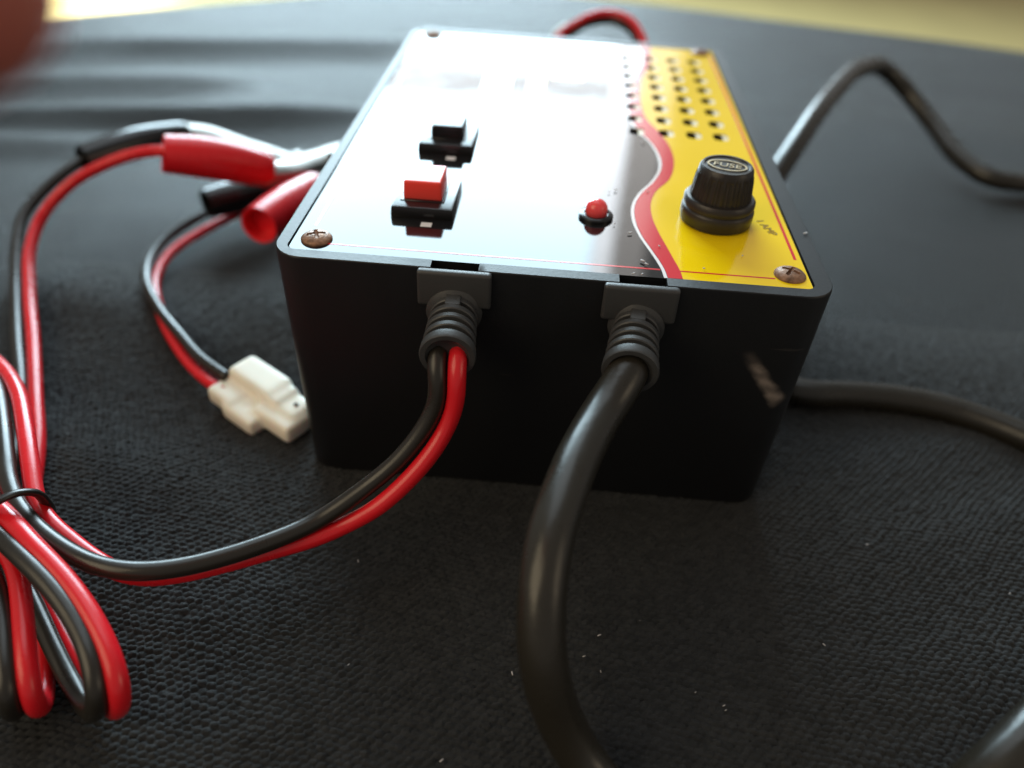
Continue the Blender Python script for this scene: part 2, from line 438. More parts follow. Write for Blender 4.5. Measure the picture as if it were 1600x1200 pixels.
if sum(f.normal.z * f.calc_area() for f in bm.faces) < 0: bmesh.ops.reverse_faces(bm, faces=bm.faces)
bm.to_mesh(me); bm.free()
def stitched_patch(x0, x1, y0, y1, st):
    rng = np.random.default_rng(5)
    nx, ny = int((x1 - x0) / st), int((y1 - y0) / (st * .82))
    X, Y = np.meshgrid(np.linspace(x0, x1, nx), np.linspace(y0, y1, ny))
    def vnoise(cell):                                   # smooth value noise in -.5 .. .5
        gx, gy = (X - x0) / cell, (Y - y0) / cell
        T_ = rng.random((int(gy.max()) + 3, int(gx.max()) + 3)) - .5
        ix, iy = gx.astype(int), gy.astype(int); fx, fy = gx - ix, gy - iy
        fx = fx * fx * (3 - 2 * fx); fy = fy * fy * (3 - 2 * fy)
        return (T_[iy, ix] * (1 - fx) + T_[iy, ix + 1] * fx) * (1 - fy) + (T_[iy + 1, ix] * (1 - fx) + T_[iy + 1, ix + 1] * fx) * fy
    # large form of the cloth from a coarse grid
    cs_ = .004; cgx = int((x1 - x0) / cs_) + 3; cgy = int((y1 - y0) / cs_) + 3
    Gc = np.array([[clamp_flat(x0 + i * cs_, y0 + j * cs_, cloth_height(x0 + i * cs_, y0 + j * cs_)) for i in range(cgx)] for j in range(cgy)])
    gx, gy = (X - x0) / cs_, (Y - y0) / cs_; ix, iy = gx.astype(int), gy.astype(int); fx, fy = gx - ix, gy - iy
    Z0 = (Gc[iy, ix] * (1 - fx) + Gc[iy, ix + 1] * fx) * (1 - fy) + (Gc[iy + 1, ix] * (1 - fx) + Gc[iy + 1, ix + 1] * fx) * fy
    a = R(-8); Xw = X + vnoise(.012) * .0016 + vnoise(.0032) * .0007; Yw = Y + vnoise(.014) * .0016 + vnoise(.0030) * .0006
    U = (Xw * math.cos(a) + Yw * math.sin(a)) / .00172; V = (-Xw * math.sin(a) + Yw * math.cos(a)) / .00120
    row = np.floor(V); Uo = U + .5 * row; col = np.floor(Uo)
    fu = Uo - col - .5; fv = V - row - .5
    tab = rng.random((256, 256)); tab2 = rng.random((256, 256))
    q = tab[row.astype(int) % 256, col.astype(int) % 256]; q2 = tab2[row.astype(int) % 256, col.astype(int) % 256]
    fv2 = fv - fu * (.30 + .35 * (q2 - .5)) + (q2 - .5) * .16; fu2 = fu + (q - .5) * .14
    r2 = (fu2 * 1.86) ** 2 + (fv2 * 2.0) ** 2
    sm = np.clip((1.12 - r2) / .62, 0, 1); sm = sm * sm * (3 - 2 * sm)      # narrow dark gap round a gently domed stitch
    Hh = (.35 * np.maximum(1.1 - r2, 0) + .65 * sm) * (.75 + .4 * q) + .25 * (q - .5) + .55 * fv2 * sm * (q2 - .1)
    Hh = Hh * (1 + .7 * vnoise(.0007)) + vnoise(.0005) * .26 + vnoise(.0012) * .22 + .30 * Hh * (q2 - .5) * fu2
    edge = np.minimum(np.minimum(X - x0, x1 - X), np.minimum(Y - y0, y1 - Y))
    k = np.clip(edge / .02, 0, 1); k = k * k * (3 - 2 * k)
    k2 = np.clip(np.minimum((y1 - Y) / .07, edge / .03), 0, 1); k2 = k2 * k2 * (3 - 2 * k2)
    Zz = Z0 - .0010 * (1 - k) + k * .00005 + k2 * Hh * .00046
    co = np.stack([X, Y, Zz], -1).reshape(-1, 3).astype(np.float32)
    i0 = (np.arange(ny - 1)[:, None] * nx + np.arange(nx - 1)[None, :]).ravel()
    quads = np.stack([i0, i0 + 1, i0 + nx + 1, i0 + nx], -1).astype(np.int32)
    m_ = bpy.data.meshes.new('mesh'); m_.vertices.add(len(co)); m_.vertices.foreach_set('co', co.ravel())
    m_.loops.add(quads.size); m_.loops.foreach_set('vertex_index', quads.ravel())
    m_.polygons.add(len(quads)); m_.polygons.foreach_set('loop_start', np.arange(0, quads.size, 4, dtype=np.int32)); m_.polygons.foreach_set('loop_total', np.full(len(quads), 4, dtype=np.int32))
    m_.update(calc_edges=True); return m_
stitched = stitched_patch(-.172, .165, -.172, .020, .00026)
nfar = len(me.polygons)
me = join_meshes([me, stitched])
me.materials.append(M['cloth']); me.materials.append(M['cloth_near'])
me.polygons.foreach_set('material_index', np.concatenate([np.zeros(nfar, np.int32), np.ones(len(me.polygons) - nfar, np.int32)]))
link('tablecloth', me, None, label='black coarsely woven tablecloth spread under the charger, softly creased', cat='tablecloth')

# ------------------------------------------------------------------ the charger
H = .0566; HX = .0525; HY = .0789; T = .0010
charger = empty('battery_charger', (0, 0, 0), 'black box battery charger with yellow and black glossy faceplate', 'charger')

# housing: open box with drafted, rounded walls
loops = []
def dense(lp, step=.0011):
    out = []
    for a_, b_ in zip(lp, lp[1:] + lp[:1]):
        n_ = 64 if math.hypot(b_[0] - a_[0], b_[1] - a_[1]) > .02 else 1
        out += [(a_[0] + (b_[0] - a_[0]) * k / n_, a_[1] + (b_[1] - a_[1]) * k / n_) for k in range(n_)]
    return out
def loop(dx, z, r, ix=None):
    if ix: x0, x1, y0, y1 = ix
    else: x0, x1, y0, y1 = -HX + dx, HX - dx, -HY + dx, HY - dx
    loops.append([(p[0], p[1], z) for p in dense(rrect(x0, x1, y0, y1, r, 8))])
loop(T + .0009, .0, .005); loop(T + .0003, .0003, .0054); loop(T, .0011, .0056)
loop(T * .5, H * .5, .0057); loop(.0, H - .0005, .006); loop(.00006, H - .00015, .006); loop(.00022, H, .0058)
INX = (-.0500, .0489, -.0760, .0752)
loop(0, H, .0018, INX); loop(0, H - .0030, .0018, INX)
loop(0, H - .0031, .004, (-.0496, .0485, -.0756, .0748)); loop(0, .003, .004, (-.049, .048, -.075, .074))
n = len(loops[0]); vs_ = []; fs = []
for k, lp in enumerate(loops):
    for i, q in enumerate(lp):
        v = Vector(q)
        if 4 <= k <= 6:       # nicks and burrs on the moulded rim
            j = noise.noise(Vector((q[0] * 420, q[1] * 420, k * .15))); j2 = noise.noise(Vector((q[0] * 60, q[1] * 60, 4.0)))
            nick = max(0, abs(j) - .32) * .00035
            v += Vector((-q[0] / HX * nick * .5, -q[1] / HY * nick * .5, (-nick * .8 + j2 * .00002) if k == 6 else -nick * .3))
        vs_.append(v)
for k in range(len(loops) - 1):
    for i in range(n):
        a, b = k * n + i, k * n + (i + 1) % n
        fs.append((a, b, b + n, a + n))
fs.append(tuple(range(n - 1, -1, -1))); fs.append(tuple(range((len(loops) - 1) * n, len(loops) * n)))
me = mesh_from(vs_, fs)
ho = bpy.data.objects.new('h', me); C.objects.link(ho)
cut = [bpy.data.objects.new('k', box_mesh(x0, x1, -.0800, -.0752, H - .0062, H + .002)) for x0, x1 in ((-.0222, -.0133), (.0126, .0214))]
for c in cut:
    C.objects.link(c); md = ho.modifiers.new('b', 'BOOLEAN'); md.operation = 'DIFFERENCE'; md.object = c; md.solver = 'EXACT'
me = evaluate(ho)
for c in cut: bpy.data.objects.remove(c, do_unlink=True)
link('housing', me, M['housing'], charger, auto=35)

# faceplate with vent slots and printed layers
holes = []; slots = []
for cx in (.0194, .0271, .0342, .0411):
    for r_ in range(8):
        cy = -.0028 + r_ * .00910
        holes.append(rrect(cx - .0018, cx + .0021, cy - .0024, cy + .0021, .0012, 4))
        slots.append(rrect(cx - .0019, cx + .0007, cy - .0025, cy + .0022, .0010, 4))
PX0, PX1, PY0, PY1 = -.0498, .0487, -.0758, .0750
plate_out = rrect(PX0, PX1, PY0, PY1, .0015, 4)
plate = link('faceplate', flat_mesh([plate_out] + slots, H - .0030, H - .00055), M['switch_black'], charger, smooth=False)
link('backing_sheet', flat_mesh([rrect(PX0 + .0002, PX1 - .0002, PY0 + .0006, PY1 - .0002, .0015, 4)] + slots, H - .00055, H - .00040), M['plate'], plate, smooth=False, label='cream backing sheet showing at the slot edges')
def inset(lp, e): return lp
black_out = rrect(PX0 + .0001, PX1 - .0001, PY0 + .0001, PY1 - .0001, .0015, 4)
link('printed_film', flat_mesh([black_out] + holes, H - .00040, H - .00030), M['label_black'], plate, smooth=False, label='glossy black printed film')
redR = [(27.9, 74.85), (27.4, 64.0), (26.0, 52.7), (23.1, 39.5), (21.9, 26.5), (21.7, 15.2), (22.6, 5.6), (25.0, -2.0), (27.2, -12.6), (27.3, -21.8), (25.2, -31.9), (21.8, -38.6), (20.4, -43.8), (20.1, -50.9), (20.9, -57.4), (22.2, -64.0), (23.2, -69.0), (23.9, -72.5), (24.2, -75.65)]
redL = [(23.6, 74.85), (24.6, 66.1), (24.2, 56.9), (21.4, 44.2), (19.1, 33.2), (17.9, 20.0), (18.0, 6.0), (19.9, -3.2), (22.4, -10.3), (23.8, -18.6), (23.5, -26.2), (21.2, -33.7), (18.0, -40.4), (16.3, -46.6), (16.1, -53.5), (17.1, -59.8), (18.6, -65.0), (19.9, -69.4), (20.7, -72.9), (21.0, -75.65)]
mm = lambda pts: [Vector((x / 1000, y / 1000, 0)) for x, y in pts]
cR = catmull(mm(redR), 6); cL = catmull(mm(redL), 6)
def hole_in(poly, h):
    cx = sum(p[0] for p in h) / len(h); cy = sum(p[1] for p in h) / len(h)
    inside = False; j = len(poly) - 1
    for i in range(len(poly)):
        if (poly[i][1] > cy) != (poly[j][1] > cy) and cx < (poly[j][0] - poly[i][0]) * (cy - poly[i][1]) / (poly[j][1] - poly[i][1]) + poly[i][0]: inside = not inside
        j = i
    return inside
def print_layer(name, poly, z0, z1, m, label=None):
    """printed region minus the vent slots (exact boolean: slots may straddle its edge)"""
    o = bpy.data.objects.new('p', flat_mesh([poly], z0, z1)); C.objects.link(o)
    ks = join_meshes([flat_mesh([h], z0 - .001, z1 + .001) for h in holes])
    bm = bmesh.new(); bm.from_mesh(ks); bmesh.ops.remove_doubles(bm, verts=bm.verts[:], dist=1e-7); bmesh.ops.recalc_face_normals(bm, faces=bm.faces); bm.to_mesh(ks); bm.free()
    bm = bmesh.new(); bm.from_mesh(o.data); bmesh.ops.remove_doubles(bm, verts=bm.verts[:], dist=1e-7); bmesh.ops.recalc_face_normals(bm, faces=bm.faces); bm.to_mesh(o.data); bm.free()
    k = bpy.data.objects.new('k', ks); C.objects.link(k)
    md = o.modifiers.new('b', 'BOOLEAN'); md.operation = 'DIFFERENCE'; md.object = k; md.solver = 'EXACT'
    me = evaluate(o); bpy.data.objects.remove(k, do_unlink=True)
    return link(name, me, m, plate, smooth=False, label=label)
yellow = [(p.x, p.y) for p in cR] + [(PX1 - .0002, PY0 + .00015), (PX1 - .0002, PY1 - .00015)]
print_layer('yellow_panel', yellow, H - .00030, H - .00022, M['label_yellow'], 'bright yellow printed panel')
cW = cL; cL = [p + Vector((.0007, 0, 0)) for p in cL]
print_layer('stripe_edge', [(p.x, p.y) for p in cW] + [(p.x - .0001, p.y) for p in reversed(cL)], H - .00030, H - .00020, M['label_white'])
print_layer('wavy_stripe', [(p.x, p.y) for p in cL] + [(p.x + .00025, p.y) for p in reversed(cR)], H - .00030, H - .00014, M['label_red'], 'wavy red stripe between black and yellow')
def strip(name, x0, x1, y0, y1, m, zb=.00030):
    return link(name, flat_mesh([[(x0, y0), (x1, y0), (x1, y1), (x0, y1)]], H - zb - .00001, H - zb + .00003), m, plate, smooth=False)
strip('border_line', -.0464, .0205, -.0729, -.0724, M['label_red'])
strip('border_line', .0240, .0420, -.0730, -.0726, M['label_red'], .00022)
strip('border_line', -.0472, -.0467, -.0660, .0660, M['label_red'])
strip('border_line', .0470, .0476, -.0650, .0690, M['label_red'], .00022)
# washed-out print at the far end of the black area and beside the switches
for x0, x1, y0, y1, k in ((-.0235, -.0150, .012, .052, 'label_white'), (-.0105, -.0052, .018, .046, 'label_yellow'), (-.0040, .0060, .034, .046, 'label_yellow')):
    strip('printed_block', x0, x1, y0, y1, M[k])
for x, y in ((-.0252, -.0284), (-.0256, -.0618)):
    strip('printed_mark', x - .0011, x + .0011, y - .0012, y + .0006, M['label_white'])
# the printed fuse rating
mt = Matrix.Translation((.0440, -.0520, H - .00018)) @ Matrix.Rotation(R(-72), 4, 'Z')
link('lettering', text_mesh('1 AMP', .0025, .00003, mt), mat('brown_print', (.22, .13, .01), .3), plate, smooth=False, label='small dark lettering 1 AMP')

# screws with cross recess
def screw_mesh(rot):
    rad = .0030; nr, na = 26, 72; vs_, fs = [], []
    for i in range(nr + 1):
        r = rad * i / nr
        for k in range(na):
            a = 2 * math.pi * k / na; x, y = r * math.cos(a), r * math.sin(a)
            z = .0011 * max(0, 1 - (r / rad) ** 2.4) ** .7 + .00035
            xr, yr = x * math.cos(rot) + y * math.sin(rot), -x * math.sin(rot) + y * math.cos(rot)
            e = rad * .60
            d = min(abs(xr) if abs(yr) < e else 9, abs(yr) if abs(xr) < e else 9)
            if d < .00034: z -= .0009 * (1 - (max(abs(xr), abs(yr)) / e) ** 2 * .8)
            vs_.append((x, y, z))
    for k in range(na): vs_.append((rad * math.cos(2 * math.pi * k / na), rad * math.sin(2 * math.pi * k / na), 0))
    for i in range(nr + 1):
        for k in range(na):
            a, b = i * na + k, i * na + (k + 1) % na
            fs.append((a, a + na, b + na, b))
    me = mesh_from(vs_, fs)
    bm = bmesh.new(); bm.from_mesh(me); bmesh.ops.remove_doubles(bm, verts=bm.verts[:], dist=1e-7); bmesh.ops.recalc_face_normals(bm, faces=bm.faces); bm.to_mesh(me); bm.free()
    return me
for i, (x, y) in enumerate(((-.0453, -.0712), (.0450, -.0712), (-.0448, .0712), (.0443, .0712))):
    o = link('screw', screw_mesh(R(20 + 37 * i)), M['screw'], charger, auto=40); o.location = (x, y, H - .0004)

# push switches
def switch(x0, x1, y0, y1, hb, bx0, bx1, by0, by1, hbtn, mbtn, blabel):
    base = link('push_switch', box_mesh(x0, x1, y0, y1, H - .0004, H + hb, .0005, 2, taper=.03), M['switch_black'], charger, auto=40)
    rim = link('bezel_collar', box_mesh(bx0 - .0006, bx1 + .0006, by0 - .0006, by1 + .0006, H + hb - .0004, H + hb + .0002, .0001, 1), M['switch_black'], base, auto=40)
    link('button', box_mesh(bx0, bx1, by0, by1, H + hb, H + hb + hbtn, .00045, 3, taper=.03), mbtn, base, auto=40, label=blabel)
switch(-.0335, -.0203, -.0266, -.0086, .0020, -.0308, -.0230, -.0228, -.0138, .0030, M['switch_black'], 'black button pressed low')
switch(-.0334, -.0205, -.0598, -.0440, .0020, -.0312, -.0233, -.0562, -.0472, .0040, M['switch_red'], 'red button standing proud')

# indicator light
bz = link('indicator_light', lathe_mesh([(.0036, -.0004), (.0036, .0003), (.0033, .0006), (.0026, .0007), (.0025, .0004)], 40, Matrix.Translation((.0085, -.0530, H))), M['switch_black'], charger, auto=40)
prof = [(.0023, 0), (.0023, .0016)] + [(.0023 * math.cos(R(a)), .0016 + .0021 * math.sin(R(a))) for a in range(10, 90, 10)] + [(.0001, .0037)]
link('lens', lathe_mesh(prof, 32, Matrix.Translation((.0085, -.0530, H))), M['led'], bz, label='domed red lens')

# fuse holder
FM = Matrix.Translation((.0336, -.0502, H - .0003))
fb = link('fuse_holder', lathe_mesh([(.0068, 0), (.0073, .0003), (.0075, .0016), (.0075, .0030), (.0073, .0034), (.0070, .0036), (.0070, .0039), (.0073, .0041), (.0073, .0051), (.0069, .0056), (.0060, .0057)], 64, FM), M['fuse'], charger, auto=40)
def knurl(a, i): return 1.0 + (.014 * (1 if math.cos(a * 40) > 0 else -1) if 1 <= i <= 3 else 0)
link('cap', lathe_mesh([(.0062, .0050), (.0062, .0056), (.0058, .0095), (.0056, .0104), (.0056, .0106), (.0054, .0117), (.0050, .0122), (.0046, .0122), (.0044, .0119), (.0002, .0119)], 160, FM, knurl), M['fuse'], fb, auto=30, label='knurled black cap')
ring = [(.0040 * math.cos(a), .0026 * math.sin(a)) for a in [2 * math.pi * k / 40 for k in range(40)]]
ring2 = [(.0036 * math.cos(a), .0022 * math.sin(a)) for a in [2 * math.pi * k / 40 for k in range(40)]]
tm = Matrix.Translation((.0336, -.0502, H + .0117)) @ Matrix.Rotation(R(-14), 4, 'Z')
e1 = flat_mesh([ring, ring2], 0, .00012); e1.transform(tm)
e2 = text_mesh('FUSE', .0027, .00006, tm @ Matrix.Translation((0, 0, .00006)))
link('lettering', join_meshes([e1, e2]), M['gold_print'], fb, smooth=False, label='pale gold ring and lettering FUSE')

# strain-relief boots
def boot(x, xe, label):
    fl = link('cable_boot', box_mesh(x - .0069, x + .0069, -.0805, -.0787, .0492, .0566, .0007, 3), M['rubber'], charger, auto=40, label=label)
    a = Vector((x, -.0795, .0480)); e = Vector((xe, -.0930, .0470))
    dr = (e - a); Lb = dr.length
    q = dr.to_track_quat('Z', 'Y').to_matrix().to_4x4()
    m_ = Matrix.Translation(a) @ q
    prof = [(.0053, 0), (.0053, .0008), (.0046, .0013)]
    z = .0013
    for k in range(4):
        r = .0044 + .0001 * k
        prof += [(r, z + .0001), (r + .0001, z + .0002), (r + .0001, z + .0011), (r - .0001, z + .0013), (r - .0023, z + .0014), (r - .0023, z + .0024)]
        z += .0025
    r = .0049
    prof += [(r - .0002, z), (r + .0001, z + .0003), (r + .0002, Lb - .0004), (r, Lb), (r - .0009, Lb), (r - .0011, Lb - .0005), (.0022, Lb - .0016)]
    link('ribbed_sleeve', lathe_mesh(prof, 56, m_), M['rubber'], fl, auto=40)
    # spine bridging the first ribs on top
    up = (q.inverted() @ Vector((0, 0, 1, 0))).to_3d(); ang = math.atan2(up.x, up.y)
    link('spine', box_mesh(-.0014, .0014, .0028, .00465, .0005, .0040, .0003, 2, m_ @ Matrix.Rotation(-ang, 4, 'Z')), M['rubber'], fl, auto=40)
boot(-.0176, -.0171, 'ribbed rubber boot of the red and black lead')
boot(.0168, .0152, 'ribbed rubber boot of the thick black cord')

# thick mains cord
cord_pts = [(950, 630, 43.2), (919, 684, 42.6), (896, 730, 42), (876, 787, 41), (858, 840, 39.5), (850, 894, 37), (844, 956, 33), (847, 1031, 27), (862, 1094, 19.5), (887, 1150, 12), (922, 1205, 6.5),
            (1000, 1290, 3.6), (1150, 1345, 3.5), (1320, 1335, 5), (1450, 1280, 11), (1556, 1200, 19), (1622, 1135, 22), (1710, 1030, 20), (1790, 900, 13), (1775, 790, 7), (1700, 727, 4), (1600, 683, 3.6),
            (1556, 665, 3.5), (1469, 636, 3.5), (1381, 621, 3.5), (1310, 616, 3.5), (1250, 615, 3.8)]
post = [(.0615, -.0345, .0038), (.0575, -.0225, .0040), (.0566, -.008, .0045), (.0576, .010, .0072), (.0607, .0262, .0130), (.0667, .0385, .0205)]
cpts2 = [(1223, 257, 28), (1267, 190, 34), (1308, 138, 36), (1348, 106, 35), (1384, 109, 30), (1413, 138, 23), (1454, 190, 14), (1500, 248, 7), (1547, 279, 4.5), (1600, 287, 3.6), (1700, 280, 3.6), (1850, 240, 3.6)]
post2 = [at(x, y, z / 1000) for x, y, z in cpts2] + [Vector((.36, .15, .0036)), Vector((.46, .17, .0036)), Vector((.515, .175, -.004)), Vector((.535, .178, -.06)), Vector((.54, .18, -.4)), Vector((.56, .19, -.70))]
path = pixel_path(cord_pts, [(.0158, -.0890, .0473), (.0151, -.0930, .0468)], [Vector(p) for p in post] + post2, .0018, 8)
link('power_cord', tube_mesh(path, .0037, 22), M['cord'], charger, label='thick black mains cord looping round the box')

# twin lead: black and red wires side by side, bundled at the left
blk = [(685, 617, 40.5), (672, 654, 36), (650, 687, 32), (625, 717, 28.5), (587, 750, 24.5), (540, 785, 21.5), (500, 812, 19), (425, 845, 18.5), (350, 870, 18.5), (280, 887, 19), (210, 893, 19.8), (160, 886, 20), (100, 858, 20), (60, 828, 20.5), (30, 795, 21),
       (14, 755, 21), (8, 705, 21), (2, 645, 20), (-8, 600, 18.5), (-35, 572, 16.5), (-75, 570, 14.5), (-105, 600, 13), (-108, 665, 13), (-85, 740, 15), (-45, 795, 19), (0, 838, 22), (40, 876, 22.5), (90, 930, 21.5), (125, 985, 20), (146, 1040, 18.5), (152, 1090, 15.5),
       (150, 1112, 10), (138, 1106, 5.4), (118, 1078, 4.4), (90, 1025, 4.6), (58, 955, 5.2), (22, 885, 6), (-25, 805, 6.5), (-70, 745, 6), (-120, 690, 5), (-165, 650, 4.4), (-205, 640, 5), (-215, 690, 8), (-165, 760, 12), (-95, 815, 15), (-40, 855, 16), (-12, 900, 16.2), (2, 960, 16), (8, 1030, 15),
       (12, 1088, 12.5), (18, 1112, 8), (26, 1104, 3.4), (30, 1050, 2.2), (28, 980, 2.2), (18, 890, 2.2), (12, 810, 2.2), (14, 740, 2.2), (26, 690, 2.4), (33, 615, 3), (28, 540, 3.5), (26, 482, 4), (25, 420, 6), (27, 375, 9), (37, 336, 12), (64, 302, 15), (100, 270, 18), (138, 246, 19.5), (165, 236, 20)]
red = [(713, 622, 40), (701, 662, 35), (680, 700, 31), (654, 733, 27.5), (625, 763, 24), (590, 793, 20.8), (548, 816, 17.2), (500, 838, 15.8), (425, 860, 14.8), (350, 881, 14.4), (280, 897, 14.4), (222, 902, 14.4), (182, 893, 14.6), (150, 876, 16), (112, 846, 17), (78, 817, 18), (58, 790, 19),
       (50, 745, 20), (41, 678, 20.5), (27, 610, 19), (2, 573, 17), (-40, 545, 15), (-90, 540, 13), (-132, 575, 11), (-138, 640, 11), (-112, 705, 13), (-70, 745, 17), (-30, 772, 20.5), (5, 800, 22.5), (50, 850, 22.8), (102, 905, 21.8), (150, 975, 20.2), (175, 1030, 18.5), (187, 1078, 15.8),
       (186, 1106, 10.5), (174, 1104, 5.4), (150, 1078, 3.6), (120, 1032, 3.4), (88, 972, 3.6), (50, 905, 4), (5, 835, 4.3), (-45, 775, 4), (-95, 715, 3.2), (-150, 660, 2.6), (-200, 610, 2.6), (-250, 620, 5), (-250, 690, 9), (-190, 760, 13), (-110, 800, 16), (-45, 825, 17.5), (2, 850, 17.2), (26, 890, 16.8), (34, 945, 16.2), (39, 1010, 15.2),
       (46, 1076, 12.5), (57, 1108, 8), (68, 1094, 3.6), (70, 1050, 2.2), (66, 990, 2.2), (57, 930, 2.2), (47, 870, 2.2), (42, 810, 2.2), (52, 755, 2.4), (59, 700, 3), (56, 625, 3.6), (52, 530, 4.2), (46, 450, 6), (48, 385, 10), (67, 335, 15), (105, 292, 21), (157, 260, 28), (214, 240, 33), (262, 236, 36), (290, 241, 36)]
link('black_wire', tube_mesh(pixel_path(blk, [(-.0192, -.0880, .0474), (-.0190, -.0915, .0471), (-.0190, -.0940, .0455)], (), .0014, 5), .0017, 14), M['wire_black'], charger, label='glossy black wire of the bundled twin lead')
link('red_wire', tube_mesh(pixel_path(red, [(-.0154, -.0880, .0474), (-.0153, -.0915, .0471), (-.0153, -.0940, .0454)], (), .0014, 5), .0017, 14), M['wire_red'], charger, label='glossy red wire of the bundled twin lead')

# thin lead from the back of the box to the white plug
backr = [(1006, 66, 47), (995, 42, 51), (977, 26, 53), (957, 20, 53.5), (934, 21, 53), (915, 27, 51.5), (901, 36, 49.5), (884, 46, 46)]
hid = [(-.012, .096, .034), (-.030, .097, .018), (-.050, .094, .007), (-.0640, .082, .004)]
fr = [(455, 298, 5), (408, 319, 4.5), (380, 330, 4), (323, 358, 3.5), (268, 394, 3), (244, 432, 2.6), (250, 485, 2.6), (280, 546, 3), (310, 583, 4), (334, 602, 4.5), (352, 612, 4.5)]
fbk = [(455, 285, 7.0), (408, 302, 6.6), (380, 309, 6.2), (306, 341, 5.4), (262, 369, 4.8), (234, 403, 4.4), (228, 436, 4.6), (246, 478, 5), (285, 527, 6), (318, 564, 6.5), (338, 578, 6.5), (356, 590, 6.5)]
s0 = [(.0243, .0765, .034), (.0243, .0815, .036), (.0243, .0850, .042)]
P = [Vector(p) for p in s0] + [at(x, y, z / 1000) for x, y, z in backr] + [Vector(p) for p in hid] + [at(x, y, z / 1000) for x, y, z in fr]
link('red_wire', tube_mesh(smooth_path(resample(catmull(P, 12), .0015), 6), .00150, 12), M['wire_red'], charger, label='thin red wire running to the white plug')
P = [Vector(p) + Vector((-.002, .0002, -.0022)) for p in s0] + [at(x, y, z / 1000) + Vector((-.0004, .0008, -.0030)) for x, y, z in backr] + [Vector(p) + Vector((0, -.002, .0026)) for p in hid] + [at(x, y, z / 1000) for x, y, z in fbk]
link('black_wire', tube_mesh(smooth_path(resample(catmull(P, 12), .0015), 6), .00150, 12), M['wire_black'], charger, label='thin black wire running to the white plug')
g0, g1 = at(892, 40, .0465), at(868, 60, .041)
link('grey_sleeve', tube_mesh([g0.lerp(g1, k / 6) + Vector((0, 0, -.001)) for k in range(7)], .0036, 20, rf=lambda t: 1 - .25 * (2 * t - 1) ** 4), M['sleeve_grey'], charger, label='pale grey sleeve on the wire behind the box')

# ------------------------------------------------------------------ alligator clips
def plate_strip(path, width, thick, wf=None):
    """folded sheet-metal half: U-shaped channel swept along a path"""
    vs_, fs = [], []; n_ = len(path)
    for i in range(n_):
        t = (path[min(i + 1, n_ - 1)] - path[max(i - 1, 0)]).normalized()
        side = t.cross(Vector((0, 0, 1))).normalized(); up = side.cross(t)
        w = width * (wf(i / (n_ - 1)) if wf else 1)
        prof = [(-w, -w * .55), (-w, .2 * w), (-w * .6, .55 * w), (0, .65 * w), (w * .6, .55 * w), (w, .2 * w), (w, -w * .55)]
        inn = [((a) * (1 - thick / w), b - (thick if abs(a) < w * .99 else 0)) for a, b in reversed(prof)]
        for a, b in prof + inn: vs_.append(path[i] + side * a + up * b)
    k = 14
    for i in range(n_ - 1):
        for s in range(k):
            a, b = i * k + s, i * k + (s + 1) % k
            fs.append((a, b, b + k, a + k))
    fs.append(tuple(range(k - 1, -1, -1))); fs.append(tuple(range((n_ - 1) * k, n_ * k)))
    return mesh_from(vs_, fs)

def sleeve_mesh(a, b, rw, rh, bow=.0, end_open=True):
    path = []
    for k in range(17):
        t = k / 16; p = a.lerp(b, t) + Vector((0, 0, bow * math.sin(math.pi * t))); path.append(p)
    n_ = len(path); seg = 28; vs_, fs = [], []
    d = (b - a).normalized(); side = d.cross(Vector((0, 0, 1))).normalized(); up = side.cross(d)
    rings_ = []
    for i, p in enumerate(path):
        k = .90 + .12 * math.sin(math.pi * min(1, i / (n_ - 1) * 1.1)) - (.10 if i == n_ - 1 else 0)
        rings_.append((p, rw * k, rh * k))
    inner = [(path[0] + d * (.0002 + .004 * q), (rw - .0009) * .9, (rh - .0009) * .9) for q in (0, .5, 1)]
    allr = list(reversed(inner)) + rings_
    for p, w, h in allr:
        for s in range(seg):
            an = 2 * math.pi * s / seg; vs_.append(p + side * math.cos(an) * w + up * math.sin(an) * h)
    for i in range(len(allr) - 1):
        for s in range(seg):
            x_, y_ = i * seg + s, i * seg + (s + 1) % seg
            fs.append((x_, y_, y_ + seg, x_ + seg))
    fs.append(tuple(range(seg))); fs.append(tuple(range((len(allr) - 1) * seg, len(allr) * seg)))
    return mesh_from(vs_, fs)

def clip(label, sl, A0, A1, B0, B1, piv, tip, rw, rh, bowA=.0):
    base = empty('alligator_clip', (piv.x, piv.y, 0), label, 'clip')
    inv = Matrix.Translation(-base.location)
    def add(name, me, m, **k):
        me.transform(inv); return link(name, me, m, base, **k)
    add('handle_sleeve', sleeve_mesh(A0, A1, rw, rh, bowA), sl, auto=50)
    add('handle_sleeve', sleeve_mesh(B0, B1, rw, rh), sl, auto=50)
    jaxis = (tip - piv).normalized(); up = Vector((0, 0, 1))
    sd = (A1 - B1); sd = (sd - jaxis * sd.dot(jaxis)).normalized()
    def jaw(s1, sgn):
        P_ = [s1[0].lerp(s1[1], .75), s1[1], s1[1].lerp(piv + sd * sgn * .004, .6), piv + sd * sgn * .0045, piv.lerp(tip, .45) + sd * sgn * .0055, piv.lerp(tip, .85) + sd * sgn * .0028, tip + sd * sgn * .0010]
        pp = resample(catmull(P_, 8), .0012)
        me = plate_strip(pp, .0048, .0007, lambda t: 1.0 if t < .5 else 1.0 - .55 * (t - .5) / .5)
        add('jaw', me, M['steel'], auto=35)
    jaw((A0, A1), 1); jaw((B0, B1), -1)
    add('pivot_pin', tube_mesh([piv - up * .006, piv + up * .006], .0013, 16), M['steel'], auto=40)
    turns = []
    for k in range(60):
        an = k / 60 * 2 * math.pi * 4; turns.append(piv + Vector((math.cos(an) * .0030, math.sin(an) * .0030, -.004 + .008 * k / 60)))
    add('spring', tube_mesh(turns, .0005, 8), M['steel'])
    return base
